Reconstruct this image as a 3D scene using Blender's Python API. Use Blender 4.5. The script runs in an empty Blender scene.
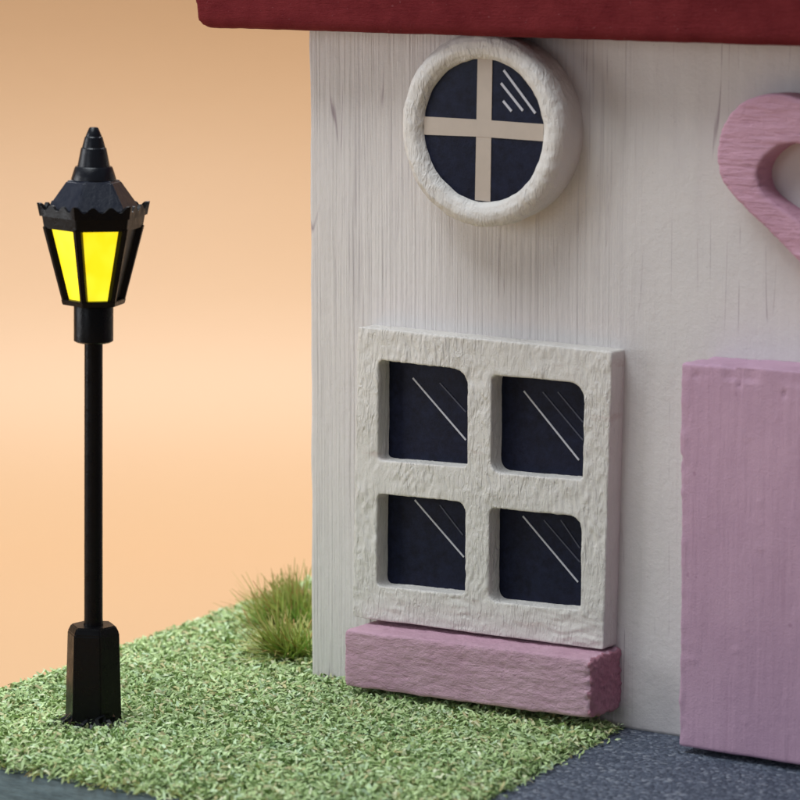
import bpy, bmesh, math, random
from mathutils import Vector, Matrix, noise
random.seed(7)
S = bpy.context.scene
C = S.collection
PI = math.pi
V = Vector

# ------------------------------------------------------------------ helpers
def link(o, parent=None):
    C.objects.link(o)
    if parent is not None:
        o.parent = parent
    return o

def obj(name, bm, mats, parent=None, smooth=True, loc=None):
    me = bpy.data.meshes.new(name)
    bm.to_mesh(me); bm.free()
    for m in (mats if isinstance(mats, (list, tuple)) else [mats]):
        me.materials.append(m)
    if smooth:
        for p in me.polygons: p.use_smooth = True
    o = link(bpy.data.objects.new(name, me), parent)
    if loc: o.location = loc
    return o

def tag(o, label=None, cat=None, group=None, kind=None):
    if label: o['label'] = label
    if cat: o['category'] = cat
    if group: o['group'] = group
    if kind: o['kind'] = kind
    return o

def empty(name, loc=(0, 0, 0)):
    o = link(bpy.data.objects.new(name, None)); o.location = loc
    o.empty_display_size = .2
    return o

def add_box(bm, x0, x1, y0, y1, z0, z1, mi=0):
    v = [bm.verts.new((x, y, z)) for z in (z0, z1) for y in (y0, y1) for x in (x0, x1)]
    for f in ((0, 2, 3, 1), (4, 5, 7, 6), (0, 1, 5, 4), (2, 6, 7, 3), (0, 4, 6, 2), (1, 3, 7, 5)):
        bm.faces.new([v[i] for i in f]).material_index = mi
    return v

def add_prism_xz(bm, pts, y0, y1):
    """closed outline in x,z extruded along y (pts counter-clockwise seen from -y)"""
    a = [bm.verts.new((x, y0, z)) for x, z in pts]
    b = [bm.verts.new((x, y1, z)) for x, z in pts]
    n = len(pts)
    bm.faces.new(a); bm.faces.new(b[::-1])
    for i in range(n):
        j = (i + 1) % n
        bm.faces.new((a[j], a[i], b[i], b[j]))

def sculpt(o, voxel, disp, axis_clip=None, smooth_it=1):
    """voxel remesh the mesh of o and push its vertices along the normals: hand-cut, thickly painted wood"""
    m = o.modifiers.new('r', 'REMESH'); m.mode = 'VOXEL'; m.voxel_size = voxel; m.use_smooth_shade = True
    if smooth_it:
        s = o.modifiers.new('s', 'SMOOTH'); s.factor = .5; s.iterations = smooth_it
    dg = bpy.context.evaluated_depsgraph_get(); dg.update()
    me = bpy.data.meshes.new_from_object(o.evaluated_get(dg))
    mats = list(o.data.materials)
    o.modifiers.clear()
    old = o.data; o.data = me
    if not len(me.materials):
        for mm in mats: me.materials.append(mm)
    nm = old.name; bpy.data.meshes.remove(old); me.name = nm
    nor = [v.normal.copy() for v in me.vertices]
    for v in me.vertices:
        v.co += nor[v.index] * disp(v.co, nor[v.index])
    for p in me.polygons: p.use_smooth = True
    me.update()

def N(x, y, z): return noise.noise(V((x, y, z)))
def F(x, y, z, o=3): return noise.fractal(V((x, y, z)), .8, 2.1, o)

# ------------------------------------------------------------------ materials
class NT:
    def __init__(s, name, rough=.6, spec=.4):
        s.m = bpy.data.materials.new(name); s.m.use_nodes = True
        s.t = s.m.node_tree; s.n = s.t.nodes
        s.b = s.n['Principled BSDF']
        s.b.inputs['Roughness'].default_value = rough
        s.b.inputs['Specular IOR Level'].default_value = spec
        s.co = s.n.new('ShaderNodeTexCoord').outputs['Object']
    def l(s, a, b): s.t.links.new(a, b)
    def map(s, sc):
        m = s.n.new('ShaderNodeMapping'); m.inputs['Scale'].default_value = sc
        s.l(s.co, m.inputs['Vector']); return m.outputs['Vector']
    def noise(s, sc, scale=1., detail=4., rough=.6, dist=0.):
        n = s.n.new('ShaderNodeTexNoise'); n.inputs['Scale'].default_value = scale
        n.inputs['Detail'].default_value = detail; n.inputs['Roughness'].default_value = rough
        n.inputs['Distortion'].default_value = dist
        s.l(s.map(sc), n.inputs['Vector']); return n.outputs['Fac']
    def ramp(s, f, stops):
        r = s.n.new('ShaderNodeValToRGB'); e = r.color_ramp.elements
        while len(e) < len(stops): e.new(.5)
        for k, (p, c) in enumerate(stops):
            e[k].position = p
            e[k].color = (c, c, c, 1) if isinstance(c, (int, float)) else (*c, 1)
        s.l(f, r.inputs['Fac']); return r.outputs['Color']
    def mix(s, fac, a, b, mode='MIX'):
        m = s.n.new('ShaderNodeMix'); m.data_type = 'RGBA'; m.blend_type = mode
        for k, v in ((0, fac), (6, a), (7, b)):
            if isinstance(v, (int, float)): m.inputs[k].default_value = v
            elif isinstance(v, tuple): m.inputs[k].default_value = (*v, 1)
            else: s.l(v, m.inputs[k])
        return m.outputs[2]
    def math(s, op, a, b):
        m = s.n.new('ShaderNodeMath'); m.operation = op
        for k, v in ((0, a), (1, b)):
            if isinstance(v, (int, float)): m.inputs[k].default_value = v
            else: s.l(v, m.inputs[k])
        return m.outputs[0]
    def color(s, c):
        if isinstance(c, tuple): s.b.inputs['Base Color'].default_value = (*c, 1)
        else: s.l(c, s.b.inputs['Base Color'])
    def bump(s, h, dist, strength=1., prev=None):
        b = s.n.new('ShaderNodeBump'); b.inputs['Distance'].default_value = dist
        b.inputs['Strength'].default_value = strength
        s.l(h, b.inputs['Height'])
        if prev is not None: s.l(prev, b.inputs['Normal'])
        s.l(b.outputs['Normal'], s.b.inputs['Normal']); return b.outputs['Normal']

def mat_wall():
    s = NT('white_painted_wood', .7, .25)
    g = s.noise((22, 14, .28), 1, 4, .6, .15)
    g2 = s.noise((60, 30, .8), 1, 3, .55)
    patch = s.noise((.55, .5, .35), 1, 2, .5)
    pf = s.ramp(patch, [(.42, .08), (.60, 1.)])
    sx = s.n.new('ShaderNodeSeparateXYZ'); s.l(s.co, sx.inputs[0])
    xf = s.ramp(s.math('ADD', s.math('MULTIPLY', sx.outputs[0], .2), .5), [(.04, .9), (.62, .9), (.85, .12)])
    pf = s.math('MULTIPLY', pf, xf)
    # thin dark grain lines showing through the paint
    lines = s.ramp(g, [(.30, 1.), (.37, .5), (.43, 0.)])
    lines2 = s.ramp(g2, [(.31, .8), (.42, 0.)])
    lf = s.math('MULTIPLY', s.math('MAXIMUM', lines, lines2), pf)
    base = s.mix(s.noise((1.3, 1, 1.0), 1, 4), (.63, .60, .595), (.725, .69, .67))
    base = s.mix(s.math('MULTIPLY', s.ramp(s.noise((3, 3, .6), 1, 4), [(.5, 0.), (.75, 1.)]), .22), base, (.52, .48, .50))
    col = s.mix(s.math('MULTIPLY', lf, .75), base, (.30, .26, .29))
    ck = s.noise((4.2, 3, .17), 1, 1, .4)
    crack = s.math('MULTIPLY', s.ramp(ck, [(.490, 0.), (.497, 1.), (.500, 1.), (.506, 0.)]), s.ramp(s.noise((2.3, 1, .8), 1, 3), [(.53, 0.), (.62, 1.)]))
    col = s.mix(s.math('MULTIPLY', crack, .8), col, (.30, .235, .27))
    speck = s.ramp(s.noise((30, 30, 22), 1, 2), [(.70, 0.), (.76, 1.)])
    col = s.mix(s.math('MULTIPLY', speck, .35), col, (.34, .30, .31))
    s.color(col)
    n1 = s.bump(s.math('MULTIPLY', g, xf), .032, .8)
    n2 = s.bump(s.math('MULTIPLY', g2, xf), .008, .7, n1)
    s.bump(s.noise((9, 9, 9), 1, 6, .7), .02, .5, n2)
    return s.m

def mat_cream(name='cream_thick_paint', stain=True):
    s = NT(name, .62, .3)
    base = s.mix(s.noise((2, 2, 2), 1, 5), (.61, .585, .555), (.745, .71, .67))
    if stain:
        st = s.ramp(s.noise((1.4, 2, 5), 1.2, 4, .6), [(.63, 0.), (.74, 1.)])
        base = s.mix(s.math('MULTIPLY', st, .35), base, (.48, .34, .30))
    s.color(base)
    mk = s.ramp(s.noise((2.2, 2.2, 2.2), 1, 3), [(.36, .25), (.62, 1.)])
    n1 = s.bump(s.math('MULTIPLY', s.noise((24, 16, 6.5), 1, 3, .5, 1.2), mk), .034, .85)
    s.bump(s.noise((60, 60, 60), 1, 3, .6), .006, .6, n1)
    return s.m

def mat_pink(name, c0, c1, dark, sc, streak, bd=.02, pits=0.):
    s = NT(name, .62, .3)
    base = s.mix(s.ramp(s.noise((1.2, 1.2, 1.2), 1, 5, .65), [(.35, 0.), (.65, 1.)]), c0, c1)
    g = s.noise(sc, 1, 5, .65, .3)
    ln = s.ramp(g, [(.30, 1.), (.41, 0.)])
    col = s.mix(s.math('MULTIPLY', ln, streak), base, dark)
    if pits:
        sp = s.ramp(s.noise((7, 7, 5.5), 1, 3, .5), [(.70, 0.), (.74, 1.)])
        col = s.mix(s.math('MULTIPLY', sp, pits), col, dark)
    s.color(col)
    n1 = s.bump(g, bd, .9)
    n2 = s.bump(s.noise((14, 14, 14), 1, 6, .7), bd * .8, .6, n1)
    s.bump(s.noise((70, 70, 70), 1, 2, .6), .005, .7, n2)
    return s.m

def mat_roof():
    s = NT('dark_red_roof_paint', .75, .12)
    c = s.mix(s.ramp(s.noise((3, 3, 3), 1, 6, .7), [(.35, 0.), (.65, 1.)]), (.132, .010, .014), (.185, .020, .024))
    sp = s.ramp(s.noise((26, 26, 26), 1, 2), [(.69, 0.), (.75, 1.)])
    c = s.mix(s.math('MULTIPLY', sp, .35), c, (.32, .13, .14))
    s.color(c)
    n1 = s.bump(s.noise((6, 20, 60), 1, 5, .7), .03, .7)
    s.bump(s.noise((45, 45, 45), 1, 4, .7), .02, .7, n1)
    return s.m

def mat_plastic(name='black_gloss_plastic', c=(.0035, .0033, .0040), spec=.14, r0=.22, r1=.42):
    s = NT(name, .3, spec)
    s.color(c)
    s.l(s.ramp(s.noise((9, 9, 9), 1, 4), [(.3, r0), (.7, r1)]), s.b.inputs['Roughness'])
    s.bump(s.noise((22, 22, 22), 1, 4, .6), .006, .6)
    return s.m

def mat_glow():
    s = NT('lit_yellow_pane', .4, .4)
    s.color((.8, .6, .02))
    e = s.ramp(s.noise((3, 3, 2.2), 1, 2), [(.35, (1.0, .74, .006)), (.62, (1.0, .90, .035))])
    s.l(e, s.b.inputs['Emission Color'])
    s.b.inputs['Emission Strength'].default_value = .98
    return s.m

def mat_navy():
    s = NT('navy_printed_pane', .5, .16)
    c = s.mix(s.ramp(s.noise((9, 9, 9), 1, 6, .8), [(.35, 0.), (.7, 1.)]), (.0025, .0035, .012), (.010, .014, .038))
    s.color(c)
    s.bump(s.noise((50, 50, 50), 1, 3, .6), .004, .5)
    return s.m

def mat_plain(name, c, rough=.6, c2=None, sc=8):
    s = NT(name, rough, .3)
    s.color(s.mix(s.noise((sc, sc, sc), 1, 4), c, c2 or tuple(v * .85 for v in c)))
    return s.m

def mat_flakes():
    s = NT('sage_green_flakes', .65, .25)
    gi = s.n.new('ShaderNodeNewGeometry')
    c = s.ramp(gi.outputs['Random Per Island'], [
        (0., (.17, .25, .11)), (.14, (.29, .40, .18)), (.42, (.40, .53, .27)), (.66, (.50, .63, .37)),
        (.80, (.44, .58, .42)), (.88, (.47, .47, .24)), (.94, (.42, .38, .22)), (1., (.68, .75, .58))])
    # tone drifts softly over the turf as real dye lots do
    d = s.ramp(s.noise((.8, .8, .8), 1, 3), [(.35, (1.12, 1.15, 1.04)), (.65, (1.30, 1.27, 1.12))])
    s.color(s.mix(1., c, d, 'MULTIPLY'))
    return s.m

def mat_grit():
    s = NT('blue_grey_grit', .75, .4)
    vo = s.n.new('ShaderNodeTexVoronoi'); vo.inputs['Scale'].default_value = 26
    s.l(s.co, vo.inputs['Vector'])
    sep = s.n.new('ShaderNodeSeparateColor'); s.l(vo.outputs['Color'], sep.inputs[0])
    c = s.ramp(sep.outputs[0], [(0., (.06, .076, .115)), (.5, (.12, .148, .205)), (.85, (.20, .235, .30)), (1., (.40, .44, .50))])
    c = s.mix(s.ramp(s.noise((1.5, 1.5, 1.5), 1, 3), [(.3, 0.), (.7, .4)]), c, (.075, .095, .135))
    s.color(c)
    n1 = s.bump(vo.outputs['Distance'], -.03, 1.)
    s.bump(s.noise((35, 35, 35), 1, 4, .7), .03, .9, n1)
    return s.m

def mat_board():
    s = NT('slate_painted_board_edge', .7, .3)
    c = s.mix(s.ramp(s.noise((3, 3, 14), 1, 5, .7), [(.35, 0.), (.65, 1.)]), (.055, .085, .095), (.12, .17, .18))
    s.color(c)
    s.bump(s.noise((5, 5, 24), 1, 5, .7), .03, .8)
    return s.m

def mat_backdrop():
    s = NT('orange_backdrop_paper', .48, .6)
    s.color(s.mix(s.noise((.3, .3, .3), 1, 3), (.60, .372, .194), (.615, .382, .202)))
    s.bump(s.noise((3, 3, 3), 1, 5, .7), .01, .3)
    return s.m

def mat_blade():
    s = NT('tuft_fibre', .6, .3)
    a = s.n.new('ShaderNodeVertexColor'); a.layer_name = 'tint'
    s.color(a.outputs['Color'])
    return s.m

M_PLAST2 = mat_plastic('black_satin_plastic', (.0045, .0075, .019), .6, .30, .45)
M_PLAST3 = mat_plastic('black_finial_plastic', (.004, .005, .009), .35, .25, .4)
M_DARKPANE = mat_plain('unlit_pane', (.02, .012, .004), .4)
M_WALL, M_CREAM, M_ROOF, M_PLAST, M_GLOW, M_NAVY = mat_wall(), mat_cream(), mat_roof(), mat_plastic(), mat_glow(), mat_navy()
M_RING = mat_cream('cream_ring_paint', False)
M_BOX = mat_pink('pink_box_paint', (.53, .31, .40), (.61, .385, .47), (.34, .16, .24), (8, 8, 22), .5, .030)
M_END = mat_pink('rough_end_grain_paint', (.47, .19, .255), (.56, .27, .34), (.28, .08, .12), (16, 30, 16), .35, .04)
M_DOOR = mat_pink('pink_door_paint', (.52, .325, .44), (.58, .37, .485), (.30, .15, .23), (14, 14, .9), .16, .010, .5)
M_HEART = mat_pink('pink_heart_paint', (.55, .305, .40), (.63, .36, .46), (.31, .13, .20), (3, 3, 26), .45, .028)
M_BAR = mat_plain('printed_cream_bar', (.52, .44, .37), .6)
M_MARK = mat_plain('printed_white_line', (.55, .55, .60), .5)
M_MARK2 = mat_plain('printed_faint_line', (.07, .075, .11), .5)
M_FLAKE, M_GRIT, M_BOARD, M_BACK, M_BLADE = mat_flakes(), mat_grit(), mat_board(), mat_backdrop(), mat_blade()
M_TURF = mat_plain('turf_backing', (.26, .38, .18), .9, (.19, .28, .13))
M_BLACKFLAKE = mat_plain('black_flake', (.008, .009, .011), .3)

# ------------------------------------------------------------------ camera
TH, PITCH = math.radians(34), math.radians(8.6)
cam_d = bpy.data.cameras.new('camera'); cam = link(bpy.data.objects.new('camera', cam_d))
cam.location = (18.265, -28.867, 8.279)
cam.rotation_euler = (PI / 2 - PITCH, 0, TH)
cam_d.sensor_width = 36; cam_d.lens = 36 * 3500 / 800
cam_d.clip_end = 400
cam_d.dof.use_dof = True; cam_d.dof.focus_distance = 34.8; cam_d.dof.aperture_fstop = .62
cam_d.dof.aperture_blades = 0
S.camera = cam

# ------------------------------------------------------------------ setting
# seamless paper sweep, square to the view
def build_backdrop():
    bm = bmesh.new()
    prof = [(-12, -1.0), (20, -1.0), (40, -1.0), (47.0, -1.0)]
    r = 7.4
    for k in range(1, 25):
        a = PI / 2 * k / 24
        prof.append((47.0 + r * math.sin(a), -1.0 + r * (1 - math.cos(a))))
    prof += [(47.0 + r, 10), (47.0 + r, 15)]
    rows = []
    dx, dy = -math.sin(TH), math.cos(TH); rx, ry = math.cos(TH), math.sin(TH)
    for d, z in prof:
        rows.append([bm.verts.new((18.265 + dx * d + rx * u, -28.867 + dy * d + ry * u, z)) for u in (-38, -12, 12, 38)])
    for a, b in zip(rows, rows[1:]):
        for i in range(3):
            bm.faces.new((a[i], a[i + 1], b[i + 1], b[i]))
    tag(obj('backdrop', bm, M_BACK), kind='structure')
build_backdrop()

BX0, BX1, BY0, BY1 = -4.8, 7.8, -4.56, 4.6
def left_x(y): return -4.76 - .10 * y
bm = bmesh.new()
for v in add_box(bm, BX0, BX1, BY0, BY1, -.996, -.012):
    if v.co.x < 0: v.co.x = left_x(v.co.y)
bmesh.ops.bevel(bm, geom=bm.edges[:], offset=.03, segments=2, affect='EDGES')
o = obj('base_board', bm, M_BOARD)
tag(o, kind='structure')

# path edge of the lawn (x as a function of y)
def path_x(y): return 1.445 - .118 * (y + .0) + .02 * N(y * 2.1, 3, 1)

def build_path():
    bm = bmesh.new()
    n = 60; ys = [BY0 + .02 + (0.0 - BY0 - .02) * k / n for k in range(n + 1)]
    L = [bm.verts.new((path_x(y) - .1, y, -.004 + .006 * N(0, y * 4, 2))) for y in ys]
    R_ = [bm.verts.new((6.2, y, -.004)) for y in ys]
    for k in range(n):
        bm.faces.new((L[k], R_[k], R_[k + 1], L[k + 1]))
    tag(obj('path', bm, M_GRIT), kind='structure')
build_path()

LAMP = V((-2.905, -2.85, 0))

def build_lawn():
    verts, faces, mats = [], [], []
    # turf backing: a gently lumpy sheet
    def sheet(x0f, x1f, y0, y1, ny, nx):
        b = len(verts)
        for j in range(ny + 1):
            y = y0 + (y1 - y0) * j / ny
            xa, xb = x0f(y), x1f(y)
            for i in range(nx + 1):
                x = xa + (xb - xa) * i / nx
                edge = min(i, nx - i, j, ny - j)
                verts.append((x, y, (.018 + .014 * N(x * 2, y * 2, 0)) if edge else -.008))
        for j in range(ny):
            for i in range(nx):
                k = b + j * (nx + 1) + i
                faces.append((k, k + 1, k + nx + 2, k + nx + 1)); mats.append(1)
    sheet(lambda y: left_x(y) + .05, lambda y: path_x(y), BY0 + .05, -.02, 60, 80)
    sheet(lambda y: left_x(y) + .05, lambda y: -2.32, .0, BY1 - .05, 50, 30)
    def flake(x, y, z, L, W, az, tilt, roll, mi):
        M = Matrix.Rotation(az, 3, 'Z') @ Matrix.Rotation(tilt, 3, 'Y') @ Matrix.Rotation(roll, 3, 'X')
        bend = random.uniform(-.25, .35) * L
        k = random.uniform(.5, .9)
        sk = random.uniform(-.25, .25) * W
        pts = [(-L / 2, -W * .22, 0), (-L / 2 + .08 * L, W * .25, 0),
               (-L * .05 + sk, -W / 2, bend), (L * .05 + sk, W / 2 * k, bend),
               (L / 2, -W * .12, 0), (L / 2 - .05 * L, W * .14, 0)]
        b = len(verts)
        for p in pts:
            q = M @ V(p); verts.append((x + q.x, y + q.y, z + q.z))
        faces.append((b, b + 2, b + 3, b + 1)); faces.append((b + 2, b + 4, b + 5, b + 3)); mats.extend((mi, mi))
    def rnd_flake(x, y, lift=0., mi=0, big=1.):
        L = random.uniform(.07, .165) * big; W = random.uniform(.024, .046) * big
        z = .010 + random.random() ** 1.5 * .07 - (.03 * max(0, 1 - abs(y) / .3) if x > -2.4 else 0) + .012 * N(x * 2, y * 2, 0) + lift
        flake(x, y, z, L, W, random.uniform(0, 2 * PI), random.gauss(0, .42), random.gauss(0, .45), mi)
    n = 0
    while n < 56000:
        x = random.uniform(-5.3, 2.1); y = random.uniform(BY0 - .02, -.01)
        if x > path_x(y) + random.gauss(0, .018): continue
        e = min(x - left_x(y), y - BY0, path_x(y) - x)
        if e < -.03: continue
        if e < .05 and random.random() < .35: continue
        lx, ly = x - LAMP.x, y - LAMP.y
        if lx * lx + ly * ly < .17 ** 2: continue
        rnd_flake(x, y, -.03 * max(0, 1 - e / .12)); n += 1
    n = 0
    while n < 16000:
        x = random.uniform(-5.3, -2.34); y = random.uniform(-.02, BY1)
        if x < left_x(y) - .03: continue
        rnd_flake(x, y, -.02 * max(0, 1 - (x - left_x(y)) / .12)); n += 1
    for k in range(90):   # stray bits on the board's edge and path
        y = random.uniform(BY0, -.1)
        rnd_flake(path_x(y) + abs(random.gauss(0, .05)), y, -.015, 0, .8)
    # flakes banked up against the lamp post foot; a few carry black paint
    for k in range(190):
        a = random.uniform(0, 2 * PI); d = random.uniform(.27, .36)
        rnd_flake(LAMP.x + d * math.cos(a), LAMP.y + d * math.sin(a), random.uniform(-.01, .03))
    for k in range(26):
        a = random.uniform(-2.1, -.2); d = random.uniform(.28, .40)
        flake(LAMP.x + d * math.cos(a), LAMP.y + d * math.sin(a), random.uniform(.06, .14), random.uniform(.09, .19), random.uniform(.03, .06),
              a + random.gauss(0, .7), random.uniform(.1, .8), random.gauss(0, .5), 2)
    for k in range(34):
        a = random.uniform(-2.4, .2); d = .3 + abs(random.gauss(0, .13))
        flake(LAMP.x + d * math.cos(a), LAMP.y + d * math.sin(a), random.uniform(.05, .10), random.uniform(.07, .13), random.uniform(.025, .045),
              random.uniform(0, 6), random.gauss(0, .4), random.gauss(0, .4), 2)
    me = bpy.data.meshes.new('lawn'); me.from_pydata(verts, [], faces)
    for m in (M_FLAKE, M_TURF, M_BLACKFLAKE): me.materials.append(m)
    me.polygons.foreach_set('material_index', mats)
    me.update()
    o = link(bpy.data.objects.new('lawn', me))
    tag(o, kind='stuff', label='miniature lawn of pale sage green flakes glued to the board', cat='grass')
build_lawn()

# ------------------------------------------------------------------ grass tufts
def tuft(label, base, n, Lr, lean, seed, spread, elev):
    rnd = random.Random(seed)
    bm = bmesh.new(); col = bm.loops.layers.color.new('tint')
    for k in range(n):
        az = rnd.gauss(lean, 1.15)
        el = math.radians(min(88, max(6, rnd.gauss(elev, 24))))
        L = rnd.uniform(*Lr)
        bx, by = rnd.gauss(0, spread), rnd.gauss(0, spread)
        w = rnd.uniform(.009, .018)
        d = V((math.cos(az) * math.cos(el), math.sin(az) * math.cos(el), math.sin(el)))
        side = d.cross(V((0, 0, 1))).normalized() if rnd.random() < .5 else V((math.cos(TH), math.sin(TH), 0))
        droop = rnd.uniform(.05, .4) * L
        t_ = rnd.random()
        K = 1.3
        c0 = V((.07, .13, .025)).lerp(V((.13, .17, .04)), rnd.random())
        c1 = V((.17, .32, .045)).lerp(V((.36, .42, .10)), t_)
        c2 = V((.30, .30, .10)).lerp(V((.32, .17, .06)), rnd.random() ** 2.2)
        if rnd.random() < .06: c1 = V((.38, .24, .08)); c2 = V((.32, .15, .06))
        prev = None; NS = 5
        wob = V((rnd.gauss(0, .02), rnd.gauss(0, .02), 0))
        for s in range(NS + 1):
            t = s / NS
            p = V((bx, by, 0)) + d * (L * t) + V((0, 0, -droop * t * t)) + wob * math.sin(t * 3)
            ww = w * (1 - .8 * t)
            a, b = bm.verts.new(p - side * ww), bm.verts.new(p + side * ww)
            if prev:
                f = bm.faces.new((prev[0], a, b, prev[1]))
                for lp in f.loops:
                    tt = (s - 1) / NS if lp.vert in prev else t
                    c = (c0.lerp(c1, tt * 2) if tt < .5 else c1.lerp(c2, tt * 2 - 1)) * K
                    lp[col] = (*[min(1, v) ** (1 / 2.2) for v in c], 1)
            prev = (a, b)
    o = obj('grass_tuft', bm, M_BLADE, loc=base)
    return tag(o, label, 'grass tuft', 'grass tufts beside the house corner')
tuft('lower nearer grass tuft leaning left from the house corner', (-2.93, .50, .02), 800, (.38, .74), PI * 1.05, 3, .085, 36)
tuft('upper farther grass tuft with brown tips behind the other tuft', (-3.74, 1.66, .02), 950, (.45, .84), PI * .95, 5, .14, 50)

# ------------------------------------------------------------------ street lamp
def ring_pts(R, z, angs): return [V((R * math.sin(a), -R * math.cos(a), z)) for a in angs]

def hexa(a0, n=6): return [a0 + 2 * PI * k / n for k in range(n)]

def loft(bm, rows, cap=True):
    rs = [[bm.verts.new(p) for p in r] for r in rows]
    n = len(rs[0])
    for a, b in zip(rs, rs[1:]):
        for i in range(n):
            j = (i + 1) % n
            bm.faces.new((a[i], a[j], b[j], b[i]))
    if cap:
        bm.faces.new(rs[0][::-1]); bm.faces.new(rs[-1])

def crisp(o):
    o.data.set_sharp_from_angle(angle=math.radians(28))

def flat_obj(name, bm, m, parent, bev=.01):
    bmesh.ops.recalc_face_normals(bm, faces=bm.faces[:])
    if bev:
        bmesh.ops.bevel(bm, geom=[e for e in bm.edges if e.calc_face_angle(0) > .3], offset=bev, segments=2, affect='EDGES', clamp_overlap=True)
    return obj(name, bm, m, parent, smooth=False)

def build_lamp():
    t = empty('street_lamp', LAMP)
    t.rotation_euler = (0, math.radians(1.0), 0); t.scale = (1, 1, 1.015)
    t['label'] = 'black miniature street lamp with lit yellow panes standing in the lawn'
    t['category'] = 'street lamp'
    HA = [math.radians(a) + TH for a in (-75, -15, 45, 105, 165, 225)]
    BA = [math.radians(a) + TH for a in (-40, 20, 80, 140, 200, 260)]
    bm = bmesh.new()
    loft(bm, [ring_pts(.295, -.02, BA), ring_pts(.285, .12, BA), ring_pts(.262, .93, BA), ring_pts(.225, 1.0, BA)])
    flat_obj('lamp_base', bm, M_PLAST, t, .012)
    circ = lambda R, z, n=28: ring_pts(R, z, hexa(0, n))
    bm = bmesh.new(); loft(bm, [circ(.098, .98), circ(.090, 1.06), circ(.088, 3.78)])
    crisp(obj('pole', bm, M_PLAST, t))
    bm = bmesh.new(); loft(bm, [circ(.165, 3.74), circ(.19, 3.755), circ(.19, 4.12), circ(.185, 4.13)])
    crisp(obj('collar', bm, M_PLAST, t))
    # lantern frame: posts, top band, bottom rail, one open hexagonal cage
    bm = bmesh.new()
    Rb, Rt, zb, zt = .305, .492, 4.11, 4.85
    n = 6
    def P(i, R, z): return V((R * math.sin(HA[i % n]), -R * math.cos(HA[i % n]), z))
    loft(bm, [ring_pts(.20, zb - .02, HA), ring_pts(Rb, zb - .005, HA), ring_pts(Rb + .012, zb + .045, HA), ring_pts(Rb - .05, zb + .05, HA)])
    # top band
    loft(bm, [ring_pts(Rt - .025, zt - .015, HA), ring_pts(Rt - .012, zt - .02, HA), ring_pts(Rt + .010, zt + .11, HA), ring_pts(Rt + .0, zt + .14, HA), ring_pts(.3, zt + .14, HA)])
    for i in range(n):
        for sgn in (1, -1):      # half post along each side of the corner
            def cor(R, z):
                a, b = P(i, R, z), P(i + sgn, R, z)
                return a, (b - a).normalized()
            rows = []
            for z, R, w in ((zb + .03, Rb + .004, .036), (zt + .0, Rt + .004, .046)):
                a, d = cor(R, z); inn = V((-a.x, -a.y, 0)).normalized() * .07
                rows.append([a, a + d * w, a + d * w + inn, a + inn])
            loft(bm, rows)
        # inner lip of the face under the top band
        a0, a1 = P(i, Rt - .012, zt - .012), P(i + 1, Rt - .012, zt - .012)
    flat_obj('lantern_frame', bm, M_PLAST, t, .006)
    for i in range(n):
        bm = bmesh.new()
        rows = []
        for z, R in ((zb + .02, Rb - .052), (zt + .01, Rt - .052)):
            a, b = P(i, R, z), P(i + 1, R, z); d = (b - a)
            inn = V((-(a + b).x, -(a + b).y, 0)).normalized() * .012
            rows.append([a + d * .02, b - d * .02, b - d * .02 + inn, a + d * .02 + inn])
        loft(bm, rows)
        flat_obj('glass_pane', bm, M_DARKPANE if i in (2, 5) else M_GLOW, t, 0)
    # scalloped rim
    bm = bmesh.new()
    z0 = zt + .10
    outer_b, outer_t, inner_t, inner_b = [], [], [], []
    for i in range(n):
        seg = 48
        for k in range(seg):
            u = k / seg
            w = .5 + .5 * math.cos((u - .5) * 2 * PI * 3)
            horn = max(0, 1 - min(u, 1 - u) / .13) ** 1.1
            h = .060 + .052 * (1 - w) * (1 - horn) + .065 * horn
            R0, R1 = Rt + .030, Rt + .034 + .022 * horn
            a0 = P(i, R0, z0).lerp(P(i + 1, R0, z0), u); a1 = P(i, R1, z0).lerp(P(i + 1, R1, z0), u)
            outer_b.append(a0); outer_t.append(V((a1.x, a1.y, z0 + h)))
            s = (R1 - .035) / R1
            inner_t.append(V((a1.x * s, a1.y * s, z0 + h))); s = (R0 - .06) / R0
            inner_b.append(V((a0.x * s, a0.y * s, z0 + .01)))
    loft(bm, [outer_b, outer_t, inner_t, inner_b, outer_b], cap=False)
    bmesh.ops.remove_doubles(bm, verts=bm.verts[:], dist=1e-5)
    flat_obj('scalloped_rim', bm, M_PLAST, t, 0)
    bm = bmesh.new()
    loft(bm, [ring_pts(.46, z0 + .01, HA), ring_pts(.455, z0 + .06, HA), ring_pts(.262, z0 + .325, HA), ring_pts(.20, z0 + .34, HA)])
    flat_obj('lantern_roof', bm, M_PLAST2, t, .012)
    bm = bmesh.new(); zz = z0 + .335
    for r0, r1, h in ((.215, .182, .125), (.155, .122, .185), (.110, .086, .11), (.076, .046, .09)):
        loft(bm, [circ(r0, zz, 24), circ(r0, zz + .012, 24), circ(r1, zz + h - .010, 24), circ(r1 - .010, zz + h, 24)])
        zz += h - .006
    crisp(obj('finial', bm, M_PLAST3, t))
build_lamp()

# ------------------------------------------------------------------ house
H = empty('miniature_house', (0, 0, 0))
H['label'] = 'white wooden miniature house with dark red roof, pink door and pink heart'
H['category'] = 'house'
HX0, HX1 = -2.35, 7.2
bm = bmesh.new(); add_box(bm, HX0, HX1, 0.0, 4.0, -.035, 6.95)
bmesh.ops.bevel(bm, geom=[e for e in bm.edges if abs(e.verts[0].co.z - e.verts[1].co.z) > 3], offset=.05, segments=3, affect='EDGES')
o = obj('wall', bm, M_WALL, H)
def wall_disp(c, n):
    d = .004 * N(c.x * 14, c.y * 8, c.z * .5) + .006 * N(c.x * 1.3, c.y, c.z * 1.1)
    if c.x < HX0 + .08: d += .008 * F(4, c.y * 2, c.z * 1.3)
    return d
sculpt(o, .045, wall_disp, smooth_it=2)

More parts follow.
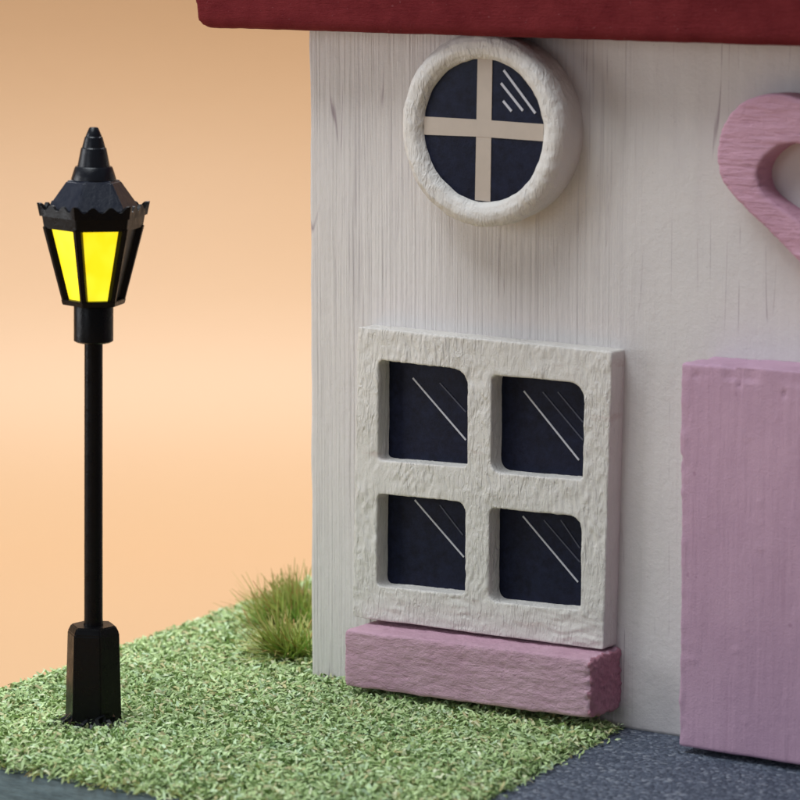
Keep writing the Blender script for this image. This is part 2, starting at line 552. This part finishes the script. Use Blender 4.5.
# roof: thick slab with an upright painted front edge and a pitch rising behind it
bm = bmesh.new()
prof = [(-.60, 6.712), (-.63, 6.80), (-.60, 7.62), (1.6, 9.3), (2.4, 9.3), (4.6, 7.62), (4.6, 6.712)]
xs = [(-3.17, 0), (-3.27, 1)]
def roof_x(z): return -3.175 if z < 6.75 else (-3.27 if z < 6.85 else -3.27 - .05 * min(1, (z - 6.8) / .22) - .06 * min(1, max(0, (z - 7.0) / .6)))
a = [bm.verts.new((roof_x(z), y, z)) for y, z in prof]
b = [bm.verts.new((8.1, y, z)) for y, z in prof]
bm.faces.new(a); bm.faces.new(b[::-1])
for i in range(len(prof)):
    j = (i + 1) % len(prof); bm.faces.new((a[j], a[i], b[i], b[j]))
bmesh.ops.recalc_face_normals(bm, faces=bm.faces[:])
o = obj('roof', bm, M_ROOF, H)
sculpt(o, .045, lambda c, n: .004 * F(c.x * 1.6, c.y * 3, c.z * 5) + .004 * N(c.x * 9, c.y * 9, c.z * 12))

# ---- square window
OUT = [(-1.628, .778), (1.338, .805), (1.404, 3.730), (-1.556, 3.756)]
OPEN = [[(-1.311, 2.425), (-.246, 2.452), (-.240, 3.420), (-1.305, 3.440)],
        [(.030, 2.425), (1.089, 2.455), (1.096, 3.403), (.036, 3.395)],
        [(-1.328, 1.132), (-.262, 1.165), (-.262, 2.098), (-1.320, 2.080)],
        [(.012, 1.130), (1.078, 1.168), (1.074, 2.095), (.018, 2.072)]]
RAD = [(.05, .06, .20, .06), (.14, .05, .20, .07), (.07, .07, .12, .06), (.12, .06, .16, .07)]
def rounded(pts, rads, seg=7):
    out = []
    n = len(pts)
    for i in range(n):
        p = V(pts[i]); a = (V(pts[i - 1]) - p).normalized(); b = (V(pts[(i + 1) % n]) - p).normalized()
        r = rads[i]
        s, e = p + a * r, p + b * r
        for k in range(seg + 1):
            t = k / seg
            out.append(s * (1 - t) ** 2 + p * 2 * t * (1 - t) + e * t * t)
    return out
def holed_slab(name, outer, holes, y0, y1, m, parent):
    cu = bpy.data.curves.new(name, 'CURVE'); cu.dimensions = '2D'; cu.fill_mode = 'BOTH'
    for pts in [outer] + holes:
        sp = cu.splines.new('POLY'); sp.points.add(len(pts) - 1); sp.use_cyclic_u = True
        for q, p in zip(sp.points, pts): q.co = (p[0], p[1], 0, 1)
    cu.extrude = abs(y1 - y0) / 2
    tmp = bpy.data.objects.new('tmp', cu); C.objects.link(tmp)
    dg = bpy.context.evaluated_depsgraph_get(); dg.update()
    me = bpy.data.meshes.new_from_object(tmp.evaluated_get(dg))
    bpy.data.objects.remove(tmp); bpy.data.curves.remove(cu)
    bm = bmesh.new(); bm.from_mesh(me); bpy.data.meshes.remove(me)
    bmesh.ops.transform(bm, matrix=Matrix.Translation((0, (y0 + y1) / 2, 0)) @ Matrix.Rotation(PI / 2, 4, 'X'), verts=bm.verts[:])
    bmesh.ops.remove_doubles(bm, verts=bm.verts[:], dist=1e-5)
    bmesh.ops.recalc_face_normals(bm, faces=bm.faces[:])
    return obj(name, bm, m, parent)
win = holed_slab('window', rounded(OUT, (.03,) * 4, 3), [rounded(a, b) for a, b in zip(OPEN, RAD)], -.245, .03, M_CREAM, H)
def frame_disp(c, n):
    if c.y > -.02: return 0
    # vertical brush ridges on everything, broken up; thicker blobs where members meet
    r = N(c.x * 17 + 2.2 * N(c.x * 3, 0, c.z * 3), c.y * 6, c.z * 4.5)
    r2 = abs(N(c.x * 9 + 5, c.y * 5, c.z * 7))
    r3 = F(c.x * 5, c.y * 5, c.z * 5)
    e = .006 * N(c.x * 3 + 9, c.y, c.z * 3)
    k = .40 + .60 * max(0, -n.y) ** 2
    r4 = N(c.x * 30 + 3 * N(c.x * 4, 2, c.z * 4), c.y * 9, c.z * 6.5)
    q = min(1, max(.25, .75 + 1.6 * N(c.x * 1.7 + 4, 3, c.z * 1.7)))
    if c.z < 1.12: r4 = N(c.x * 6, c.y * 9, c.z * 24 + 2 * N(c.x * 3, 0, 7)); r = N(c.x * 4, 1, c.z * 14)
    return q * k * (.008 * r - .006 * r2 + .006 * r3 + .011 * r4) + e
sculpt(win, .015, frame_disp, smooth_it=1)

def strip(bm, p, q, w, y, mi):
    p, q = V(p), V(q); d = (q - p).normalized(); s = V((-d.y, d.x)) * w / 2
    a = [bm.verts.new((v.x, yy, v.y)) for yy in (y - .004, y + .004) for v in (p - s, q - s, q + s, p + s)]
    for f in ((0, 1, 2, 3), (7, 6, 5, 4), (0, 4, 5, 1), (1, 5, 6, 2), (2, 6, 7, 3), (3, 7, 4, 0)):
        bm.faces.new([a[i] for i in f]).material_index = mi
PY = -.045
LINES = {0: [((-1.017, 3.258), (-.383, 2.687), 1), ((-.693, 3.234), (-.384, 2.968), 2)],
         1: [((.293, 3.235), (.927, 2.609), 1), ((.511, 3.243), (.971, 2.81), 2), ((.683, 3.258), (.969, 2.987), 2)],
         2: [((-.992, 2.02), (-.403, 1.501), 1), ((-.691, 1.999), (-.415, 1.723), 2)],
         3: [((.289, 1.989), (.927, 1.399), 1), ((.532, 1.974), (.948, 1.6), 2), ((.727, 1.995), (.946, 1.739), 2)]}
for k, op in enumerate(OPEN):
    bm = bmesh.new()
    x0, x1 = min(p[0] for p in op) - .09, max(p[0] for p in op) + .09
    z0, z1 = min(p[1] for p in op) - .09, max(p[1] for p in op) + .09
    add_box(bm, x0, x1, PY, PY + .03, z0, z1)
    for p, q, mi in LINES[k]:
        # the printed streak lines sit on the pane itself
        strip(bm, p, q, .017 if mi == 1 else .014, PY - .0035, mi)
    obj('window_pane', bm, [M_NAVY, M_MARK, M_MARK2], win, smooth=False)

# ---- round window
RC = V((.015, 5.80))
bm = bmesh.new()
prof = [(.60, .02), (.90, .02), (.905, -.05), (.925, -.18), (.942, -.30), (.935, -.38), (.905, -.435), (.86, -.462), (.80, -.465), (.745, -.445), (.708, -.41), (.692, -.375), (.688, -.30), (.60, -.28)]
rows = []
NSEG = 96
for k in range(NSEG):
    a = 2 * PI * k / NSEG
    rows.append([bm.verts.new((RC.x + r * math.cos(a), y, RC.y + r * math.sin(a))) for r, y in prof])
for k in range(NSEG):
    A, B = rows[k], rows[(k + 1) % NSEG]
    for i in range(len(prof)):
        j = (i + 1) % len(prof); bm.faces.new((A[i], A[j], B[j], B[i]))
bmesh.ops.recalc_face_normals(bm, faces=bm.faces[:])
rw = obj('round_window', bm, M_RING, H)
def ring_disp(c, n):
    if c.y > -.03: return 0
    a = math.atan2(c.z - RC.y, c.x - RC.x); r = math.hypot(c.z - RC.y, c.x - RC.x)
    rr = N(r * 24, math.cos(a) * 1.6, math.sin(a) * 1.6 + c.y * 12)
    return .006 * rr + .012 * F(c.x * 3, c.y * 3, c.z * 3) + .005 * N(c.x * 12, c.y * 12, c.z * 12)
sculpt(rw, .017, ring_disp)
bm = bmesh.new()
fr = [bm.verts.new((RC.x + .70 * math.cos(2 * PI * k / 64), -.365, RC.y + .70 * math.sin(2 * PI * k / 64))) for k in range(64)]
bk = [bm.verts.new((v.co.x, -.30, v.co.z)) for v in fr]
bm.faces.new(fr); bm.faces.new(bk[::-1])
for k in range(64): bm.faces.new((fr[k - 1], fr[k], bk[k], bk[k - 1]))
bmesh.ops.recalc_face_normals(bm, faces=bm.faces[:])
for p, q in (((.245, 6.385), (.605, 5.985)), ((.215, 6.260), (.463, 6.005)), ((.240, 6.09), (.335, 5.995))):
    strip(bm, p, q, .024, -.3685, 1)
obj('round_pane', bm, [M_NAVY, M_MARK], rw, smooth=False)
for pts in ([(-.078, 5.118), (.098, 5.112), (.115, 6.492), (-.052, 6.498)],
            [(-.672, 5.728), (-.01, 5.735), (.696, 5.722), (.700, 5.885), (0, 5.900), (-.672, 5.905)]):
    bm = bmesh.new()
    add_prism_xz(bm, pts, -.372 if len(pts) == 4 else -.375, -.36)
    bmesh.ops.recalc_face_normals(bm, faces=bm.faces[:])
    obj('glazing_bar', bm, M_BAR, rw, smooth=False)

# ---- window box: pink block with rough end grain
bm = bmesh.new()
v = add_box(bm, -1.50, 1.395, -.57, .02, .135, .722)
for vv in v:   # slightly crooked block
    if vv.co.x > 0: vv.co.z += .055 if vv.co.z < .4 else .062
    if vv.co.y > -.2: vv.co.z += .0
bmesh.ops.bevel(bm, geom=bm.edges[:], offset=.02, segments=1, affect='EDGES')
o = obj('window_box', bm, [M_BOX, M_END], H)
def box_disp(c, n):
    d = .007 * F(c.x * 2, c.y * 6, c.z * 9) + .006 * N(c.x * 9, c.y * 14, c.z * 22)
    if c.x > 1.33 : d += .018 * F(c.x * 7, c.y * 9, c.z * 9) + .022 * N(c.x * 20, c.y * 24, c.z * 24)
    return d
sculpt(o, .018, box_disp)
for p in o.data.polygons:
    c = p.center
    p.material_index = 1 if c.x > 1.37 + .018 * N(c.y * 9, c.z * 9, 0) else 0

# ---- door
bm = bmesh.new(); 
v = add_box(bm, 2.33, 5.42, -.55, .02, .055, 3.735)
for vv in v:
    if vv.co.z < 1: vv.co.x += .035
    elif vv.co.x > 3: vv.co.z += .05
o = obj('door', bm, M_DOOR, H)
def door_disp(c, n):
    d = .005 * F(c.x * 2, c.y * 4, c.z * 1.0) + .002 * N(c.x * 14, c.y * 10, c.z * 1.4)
    if c.x < 2.43: d += .012 * F(1, c.y * 6, c.z * 3.5)
    if c.z > 3.62: d -= .03 * max(0, N(c.x * 5, c.y * 3, 2))
    b = N(c.x * 7 + 3, 5, c.z * 7)
    if b > .55: d += .035 * (b - .55)
    # brushed chips below the top edge
    for px, pz, rr in ((2.95, 3.58, .045), (3.42, 3.53, .04), (2.50, 3.63, .035), (2.34, 2.83, .04)):
        q = math.hypot((c.x - px) * 1.6, (c.z - pz) * .8)
        if q < rr: d -= .03 * (1 - q / rr)
    return d
sculpt(o, .026, door_disp)

# ---- heart: open wooden heart above the door
AX = 3.86
outer_h = [(3.86, 5.93), (3.80, 6.00), (3.70, 6.08), (3.56, 6.155), (3.40, 6.215), (3.246, 6.250), (3.091, 6.253), (2.95, 6.23), (2.82, 6.175), (2.698, 6.073), (2.62, 5.97), (2.570, 5.85),
           (2.547, 5.70), (2.550, 5.58), (2.581, 5.474), (2.64, 5.38), (2.73, 5.285), (2.86, 5.18), (3.008, 5.060), (3.21, 4.895), (3.428, 4.715), (3.62, 4.53), (3.77, 4.37), (3.86, 4.26)]
inner_h = [(3.86, 5.55), (3.80, 5.63), (3.70, 5.71), (3.56, 5.775), (3.42, 5.806), (3.30, 5.805), (3.18, 5.775), (3.08, 5.71), (3.00, 5.62), (2.965, 5.53), (2.975, 5.43), (3.02, 5.345), (3.10, 5.28), (3.213, 5.215),
           (3.33, 5.15), (3.45, 5.06), (3.60, 4.93), (3.75, 4.78), (3.86, 4.66)]
mir = lambda L: L + [(2 * AX - x, z) for x, z in L[-2:0:-1]]
def dens(L):
    L = mir(L); out = []
    for i in range(len(L)):
        p0, p1, p2, p3 = [V(L[(i + k) % len(L)]) for k in (-1, 0, 1, 2)]
        for k in range(3):
            t = k / 3
            out.append(.5 * (2 * p1 + (p2 - p0) * t + (2 * p0 - 5 * p1 + 4 * p2 - p3) * t * t + (3 * p1 - p0 - 3 * p2 + p3) * t ** 3))
    return out
o = holed_slab('heart_ornament', dens(outer_h), [dens(inner_h)], -.30, .03, M_HEART, H)
sculpt(o, .022, lambda c, n: 0 if c.y > -.02 else .007 * F(c.x * 2, c.y * 5, c.z * 9) + .006 * N(c.x * 4, c.y * 4, c.z * 26))

# ------------------------------------------------------------------ studio light
def area(name, loc, tgt, sx, sy, power, col):
    l = bpy.data.lights.new(name, 'AREA'); l.shape = 'RECTANGLE'; l.size = sx; l.size_y = sy
    l.energy = power; l.color = col
    o = link(bpy.data.objects.new(name, l)); o.location = loc
    o.rotation_euler = (V(tgt) - V(loc)).to_track_quat('-Z', 'Y').to_euler()
    return o
area('softbox_overhead', (-5, -10, 26), (-1.5, -1, 0), 15, 12, 4700, (.90, .96, 1.0))
area('softbox_over_backdrop', (-10.8, 14.2, 25), (-9.5, 12.0, -1), 34, 4, 8200, (.97, .98, 1.0)).rotation_euler = (math.radians(-9), 0, TH)
area('softbox_low_left', (-15, -11, 6), (-1, 0, 2.5), 8, 8, 1050, (.95, .97, 1.0))
area('softbox_front', (-6, -34, 9), (0, 0, 3), 12, 10, 750, (.84, .92, 1.0))
W = bpy.data.worlds.new('World'); S.world = W; W.use_nodes = True
bg = W.node_tree.nodes['Background']
bg.inputs['Color'].default_value = (.62, .66, .75, 1); bg.inputs['Strength'].default_value = .27

S.view_settings.view_transform = 'Standard'; S.view_settings.look = 'None'
S.view_settings.exposure = 0; S.view_settings.gamma = 1
S.render.engine = 'CYCLES'
